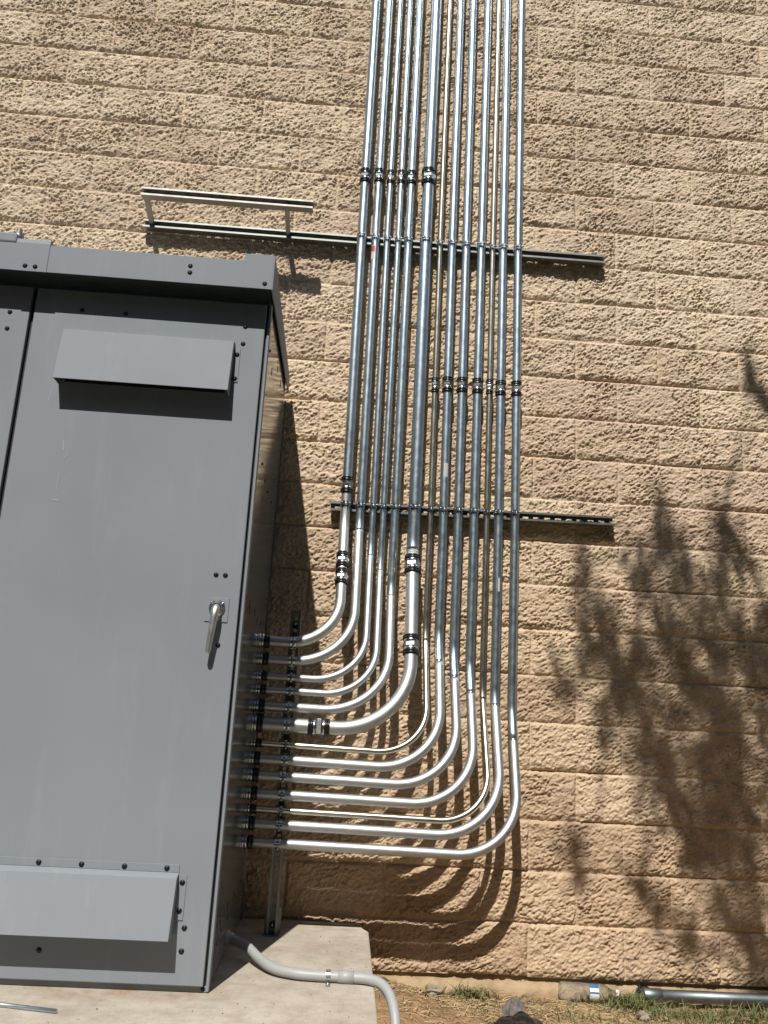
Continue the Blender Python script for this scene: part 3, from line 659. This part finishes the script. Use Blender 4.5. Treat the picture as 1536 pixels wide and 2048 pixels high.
# weathered scrap of wood
mb = MB(); ring = []
prof = [(0, .012, .01), (.03, .020, .012), (.07, .026, .012), (.11, .030, .014), (.15, .034, .012), (.18, .026, .006)]
for (u, wd, hh) in prof:
    ring += [(wd*math.cos(a)*(1+.40*random.uniform(-1, 1)), u+random.uniform(-.012, .012), max(0, hh*(1+math.sin(a))*(1+.3*random.uniform(-1, 1)))) for a in np.linspace(0, 2*PI, 13)[:-1]]
n = 12; mb.add(ring, [(i*n+j, i*n+(j+1) % n, (i+1)*n+(j+1) % n, (i+1)*n+j) for i in range(len(prof)-1) for j in range(n)] + [tuple(range(n)), tuple(range((len(prof)-1)*n, len(prof)*n))], False)
M_WOOD = mat('weathered_wood', (0.27, 0.24, 0.22), 0.95); v = coords(M_WOOD, (60, 5, 60)); L(M_WOOD, ramp(M_WOOD, noise(M_WOOD, v, 2, 5), [(0.3, (0.06, 0.053, 0.05)), (0.65, (0.20, 0.18, 0.17))]), P(M_WOOD).inputs['Base Color'])
o = mb.build('wood_scrap', M_WOOD); o.location = (-0.062, -0.075, -0.068); o.scale = (1.35, 1.3, 0.75); o.rotation_euler = (0.0, 0, PI-0.25)
tag(o, 'weathered grey wood scrap on the soil left of the bottle', 'wood scrap')
# crumpled black plastic
A_ = np.linspace(-0.11, 0.11, 40); B_ = np.linspace(-0.07, 0.07, 26); X, Y = np.meshgrid(A_, B_)
Zz = 0.010 + 0.035*np.abs(gnoise(X*14, Y*14, 61)) + 0.008*gnoise(X*50, Y*50, 62) - 0.03*((X/.11)**4+(Y/.07)**4)
o = grid_mesh('plastic_sheet', A_, B_, np.stack([X, Y, Zz], -1).reshape(-1, 3), mat('black_film', (0.015, 0.015, 0.016), 0.22), False); o.location = (-0.115, -0.385, -0.060); o.rotation_euler = (0, 0, 0.35)
so_ = o.modifiers.new('solid', 'SOLIDIFY'); so_.thickness = 0.001
tag(o, 'crumpled black plastic film on the soil at the bottom edge', 'plastic film')

# ---------------------------------------------------------------- grass, straw, leaf litter
def ghs(x, y): return float(gh(np.array([x]), np.array([y]))[0])
def blades(name, spots, m, lab, cat, wid, hmin, hmax, flat, kindstuff=True):
    V_, F_, T_ = [], [], []
    for (cx, cy, sx, sy, n) in spots:
        for _ in range(n):
            x = random.gauss(cx, sx); y = random.gauss(cy, sy)
            if y > -0.016: y = -0.016-abs(random.gauss(0, .015))
            z = ghs(x, y); a = random.uniform(0, 2*PI); L_ = random.uniform(hmin, hmax); fl = flat*random.uniform(.5, 1.2)
            d = Vector((math.cos(a), math.sin(a), 0)); s_ = Vector((-math.sin(a), math.cos(a), 0)); w_ = wid*random.uniform(.6, 1.3)
            o = len(V_); t = random.random(); lift = random.uniform(0, .008) if flat > 1.2 else -0.003
            K = 5
            for k in range(K+1):
                f = k/K; hz = L_*(f*math.cos(min(1.5, fl)*f)) ; hx = L_*f*math.sin(min(1.5, fl)*f)
                if flat > 1.2: hz = L_*0.16*math.sin(PI*f)*abs(fl-1.2); hx = L_*f
                p = Vector((x, y, z+lift+hz)) + d*hx + s_*0.1*L_*math.sin(3*f+t*6)
                if p.y > -0.010: p.y = -0.010
                ww = w_*(1-f**1.5)*0.5+0.0002
                V_ += [tuple(p-s_*ww), tuple(p+s_*ww+Vector((0, 0, ww*.5)))]; T_ += [t, t]
            F_ += [(o+2*k, o+2*k+2, o+2*k+3, o+2*k+1) for k in range(K)]
    me = bpy.data.meshes.new(name); me.from_pydata(V_, [], F_); me.materials.append(m); me.update()
    o = bpy.data.objects.new(name, me); COL.objects.link(o); attr(o, 'tint', T_)
    tag(o, lab, cat, kind='stuff'); return o
blades('grass', [(-0.26, -0.035, .045, .014, 130), (-0.22, -0.05, .10, .02, 70), (0.36, -0.08, .045, .035, 260), (0.43, -0.15, .05, .05, 200), (0.55, -0.20, .08, .05, 160),
                 (0.75, -0.18, .14, .025, 200), (0.95, -0.20, .12, .05, 260), (0.70, -0.26, .2, .04, 300), (0.98, -0.06, .10, .03, 160), (0.3, -0.05, .06, .02, 90), (1.3, -.2, .2, .1, 900), (0.1, -0.30, .12, .05, 60)],
       M_GRASS, 'green grass growing along the foot of the wall', 'grass', 0.0042, 0.02, 0.085, 1.15)
blades('dry_grass', [(-0.22, -0.13, .09, .045, 420), (0.0, -0.20, .16, .07, 900), (0.22, -0.17, .12, .06, 1000), (0.38, -0.26, .12, .06, 700), (-0.35, -0.09, .07, .05, 160), (0.2, -0.38, .3, .08, 900), (-0.45, -0.3, .12, .14, 160), (0.75, -0.22, .25, .06, 900), (-.5, -.06, .06, .03, 60)],
       M_STRAW, 'dry straw and dead grass scattered over the soil', 'dry grass', 0.0026, 0.02, 0.075, 1.45)
# twigs and dead leaves
mb = MB()
for _ in range(150):
    x = random.gauss(-0.05, .4); y = -0.03-abs(random.gauss(0, .16)); a = random.uniform(0, PI); ln = random.uniform(.02, .09)
    if x < -0.62: continue
    p = [Vector((x+math.cos(a)*ln*t, min(y+math.sin(a)*ln*t, -.014), 0)) + Vector((0, 0, ghs(x+math.cos(a)*ln*t, y+math.sin(a)*ln*t)+.004+.008*random.random())) for t in (0, .35, .7, 1)]
    mb.tube(p, [.0013, .0012, .001, .0006], 5, False)
o = mb.build('twigs', M_BARK); tag(o, 'dark twigs and plant litter lying on the soil', 'twigs', kind='stuff')
# pebbles and crumbs of soil
mb = MB()
for _ in range(900):
    x = random.gauss(0.1, .45); y = -0.02-abs(random.gauss(0, .22)); s_ = random.uniform(.0015, .006)*(1.8 if random.random() < .06 else 1)
    if x < -0.64: continue
    z = ghs(x, y); q = [Vector((random.uniform(-1, 1), random.uniform(-1, 1), random.uniform(-1, 1))).normalized()*s_*random.uniform(.7, 1.2) for _ in range(1)]
    vs = [Vector((x, y, z+s_*.3)) + Vector(v3)*s_*random.uniform(.7, 1.2) for v3 in ((1,0,0),(-1,0,0),(0,1,0),(0,-1,0),(0,0,.8),(0,0,-.8))]
    mb.add(vs, [(0,2,4),(2,1,4),(1,3,4),(3,0,4),(2,0,5),(1,2,5),(3,1,5),(0,3,5)], False)
o = mb.build('pebbles', M_ROCK); tag(o, 'pebbles and clods scattered over the soil', 'pebbles', kind='stuff')
# crumbs on the slab
mb = MB()
for _ in range(130):
    x = random.uniform(-2.2, -0.7); y = random.uniform(-1.6, -0.15); s_ = random.uniform(.001, .0032)
    if x < -1.17 and y > -1.06: continue
    vs = [Vector((x, y, .1805+s_*.4)) + Vector(v3)*s_*random.uniform(.6, 1.3) for v3 in ((1,0,0),(-1,0,0),(0,1,0),(0,-1,0),(0,0,.8),(0,0,-.4))]
    mb.add(vs, [(0,2,4),(2,1,4),(1,3,4),(3,0,4),(2,0,5),(1,2,5),(3,1,5),(0,3,5)], False)
o = mb.build('grit', M_BARK); tag(o, 'dark grit scattered on the concrete pad', 'grit', kind='stuff')

# ---------------------------------------------------------------- the tree behind the camera whose shadow falls on the wall
def tree():
    base = Vector((0.75, -5.6, -0.08))
    t = thing('tree', 'leafy tree standing behind the camera whose shadow falls on the wall', 'tree', base)
    k = Vector((-0.247, -1.0, 1.36))
    blobs = [(.31,1.48,.10),(.24,1.62,.05),(.22,1.71,.03),(.38,1.28,.12),(.60,2.02,.03),(.61,1.92,.045),(.62,1.82,.08),(.53,1.70,.11),(.89,1.96,.04),(.90,1.86,.06),(.98,1.82,.10),(.78,1.53,.13),(.96,1.46,.13),(.27,1.34,.09),(.15,1.16,.07),
             (.45,1.13,.13),(.40,1.22,.10),(.76,1.17,.10),(1.02,1.28,.11),(.53,.92,.13),(.60,.83,.10),(.76,.94,.14),(.94,.95,.15),(.64,.76,.10),(.79,.69,.15),(.97,.70,.14),(.72,.50,.12),(.94,.49,.13),(.18,.50,.045),(.22,.38,.05),(.48,.35,.05),
             (.56,.24,.06),(.68,.15,.07),(.95,.23,.15),(1.06,2.74,.03),(1.08,2.66,.045),(1.14,2.56,.06),(1.1,1.45,.12),(1.12,1.1,.15),(1.15,.6,.15),(.70,1.28,.12),(.86,1.35,.12),(.62,1.05,.10),(.86,1.08,.13),(.70,.62,.11),(.86,.60,.12),(.82,.82,.13),(.86,1.68,.09),(.70,1.74,.06),(.60,1.45,.10),(.48,1.30,.08),(.68,1.62,.05),(.50,1.42,.05),(1.15,.2,.15),(1.02,0.0,.15),(.7,1.4,.07),(.33,.95,.05),(.85,.3,.08)]
    V_, F_, T_ = [], [], []; cents = []; twigs = []
    for (x, z, s) in blobs:
        dep = random.uniform(2.5, 3.3); c = Vector((x, 0, z)) + k*dep; cents.append((c, s))
        for _ in range(int(290*s**1.05)+2):
            st = c + Vector((random.gauss(0, s*.38), random.gauss(0, s*.35), random.gauss(-s*.35, s*.45)))
            dr = Vector((random.gauss(0, .5), random.gauss(0, .4), 1.0 if random.random() < .8 else -.6)).normalized(); ln = random.uniform(.06, .17)*(0.6+3.2*s)
            bend_ = Vector((random.gauss(0, .02), random.gauss(0, .02), 0)); twigs.append((c, st, st+dr*ln*.5+bend_, st+dr*ln))
            nl = int(ln/0.0062)
            for q in range(nl):
                f = (q+random.random())/nl; p = st + dr*ln*f + bend_*math.sin(PI*f)
                L_ = random.uniform(.018, .036)*(1.15-.45*f); w_ = L_*random.uniform(.17, .26)
                d = (dr*.55 + Vector((random.gauss(0, .6), random.gauss(0, .6), random.gauss(0, .35)))).normalized(); sd_ = d.cross(Vector((random.gauss(0, 1), random.gauss(0, 1), .2))).normalized()
                i0 = len(V_); V_ += [tuple(p), tuple(p+d*L_*.45+sd_*w_), tuple(p+d*L_), tuple(p+d*L_*.45-sd_*w_)]; F_.append((i0, i0+1, i0+2, i0+3)); T_ += [random.random()]*4
    me = bpy.data.meshes.new('crown'); me.from_pydata([tuple(Vector(v3)-base) for v3 in V_], [], F_); me.materials.append(M_LEAF); me.update()
    o = bpy.data.objects.new('crown', me); COL.objects.link(o); o.parent = t; attr(o, 'tint', T_)
    mb = MB(); top = Vector((0.35, -5.0, 5.6)); 
    mb.tube([(0, 0, 0), (-.03, .02, 1.5), (-.10, .0, 3.2), (-.22, .15, 4.6), tuple(top-base)], [.13, .10, .085, .06, .045], 12)
    joints = [(top + Vector((0, 0, 0)), .04)]
    # limbs: each leaf clump hangs on a twig that joins its nearest already placed neighbour
    done = [top]; todo = sorted([c for c, s in cents], key=lambda c: (c-top).length)
    for c in todo:
        nb = min(done, key=lambda d_: (d_-c).length + 0.15*(d_-top).length)
        r0 = 0.006 + 0.012*max(0, 1-(nb-top).length/1.6); mid = (nb+c)/2 + Vector((random.uniform(-.05, .05), random.uniform(-.05, .05), -.05))
        mb.tube([tuple(nb-base), tuple(mid-base), tuple(c-base)], [r0, r0*.8, .004], 6); done.append(c)
    for (c, p0_, p1_, p2_) in twigs: mb.tube([tuple(c.lerp(p0_, .0)-base), tuple(p0_-base), tuple(p1_-base), tuple(p2_-base)], [.0022, .002, .0014, .0006], 4, False)
    mb.build('trunk', M_BARK, t)
tree()

# ---------------------------------------------------------------- dense row of trees, unseen behind the camera, sized to block low skylight
def far_trees():
    R_ = np.random.RandomState(5); cs = []
    for k in range(26):
        x = -26+k*2.1+R_.uniform(-.5, .5); cs.append((x, -10.5+R_.uniform(-1, 1), R_.uniform(3.6, 4.4), R_.uniform(1.8, 2.4), R_.uniform(3.2, 4.0)))
    V_ = []; T_ = []
    for (x, y, z, rx, rz) in cs:
        for _ in range(2200):
            d = R_.normal(size=3); d /= np.linalg.norm(d); f = R_.uniform(.7, 1.0)
            p = np.array([x+d[0]*rx*f, y+d[1]*rx*.8*f, max(0.1, z+d[2]*rz*f)]); a = R_.normal(size=3)*.16; b = R_.normal(size=3)*.16
            V_ += [p-a-b, p+a-b*.6, p+a+b, p-a*.6+b]; T_ += [R_.rand()]*4
    V_ = np.array(V_); n = len(V_)//4
    me = bpy.data.meshes.new('screen_tree_row'); me.from_pydata(V_.tolist(), [], np.arange(n*4).reshape(-1, 4).tolist()); me.materials.append(M_LEAF); me.update()
    o = bpy.data.objects.new('screen_tree_row', me); COL.objects.link(o); attr(o, 'tint', T_)
    tag(o, 'dense row of unseen trees behind the camera, shaped to dim the low sky', 'trees', kind='stuff')
far_trees()
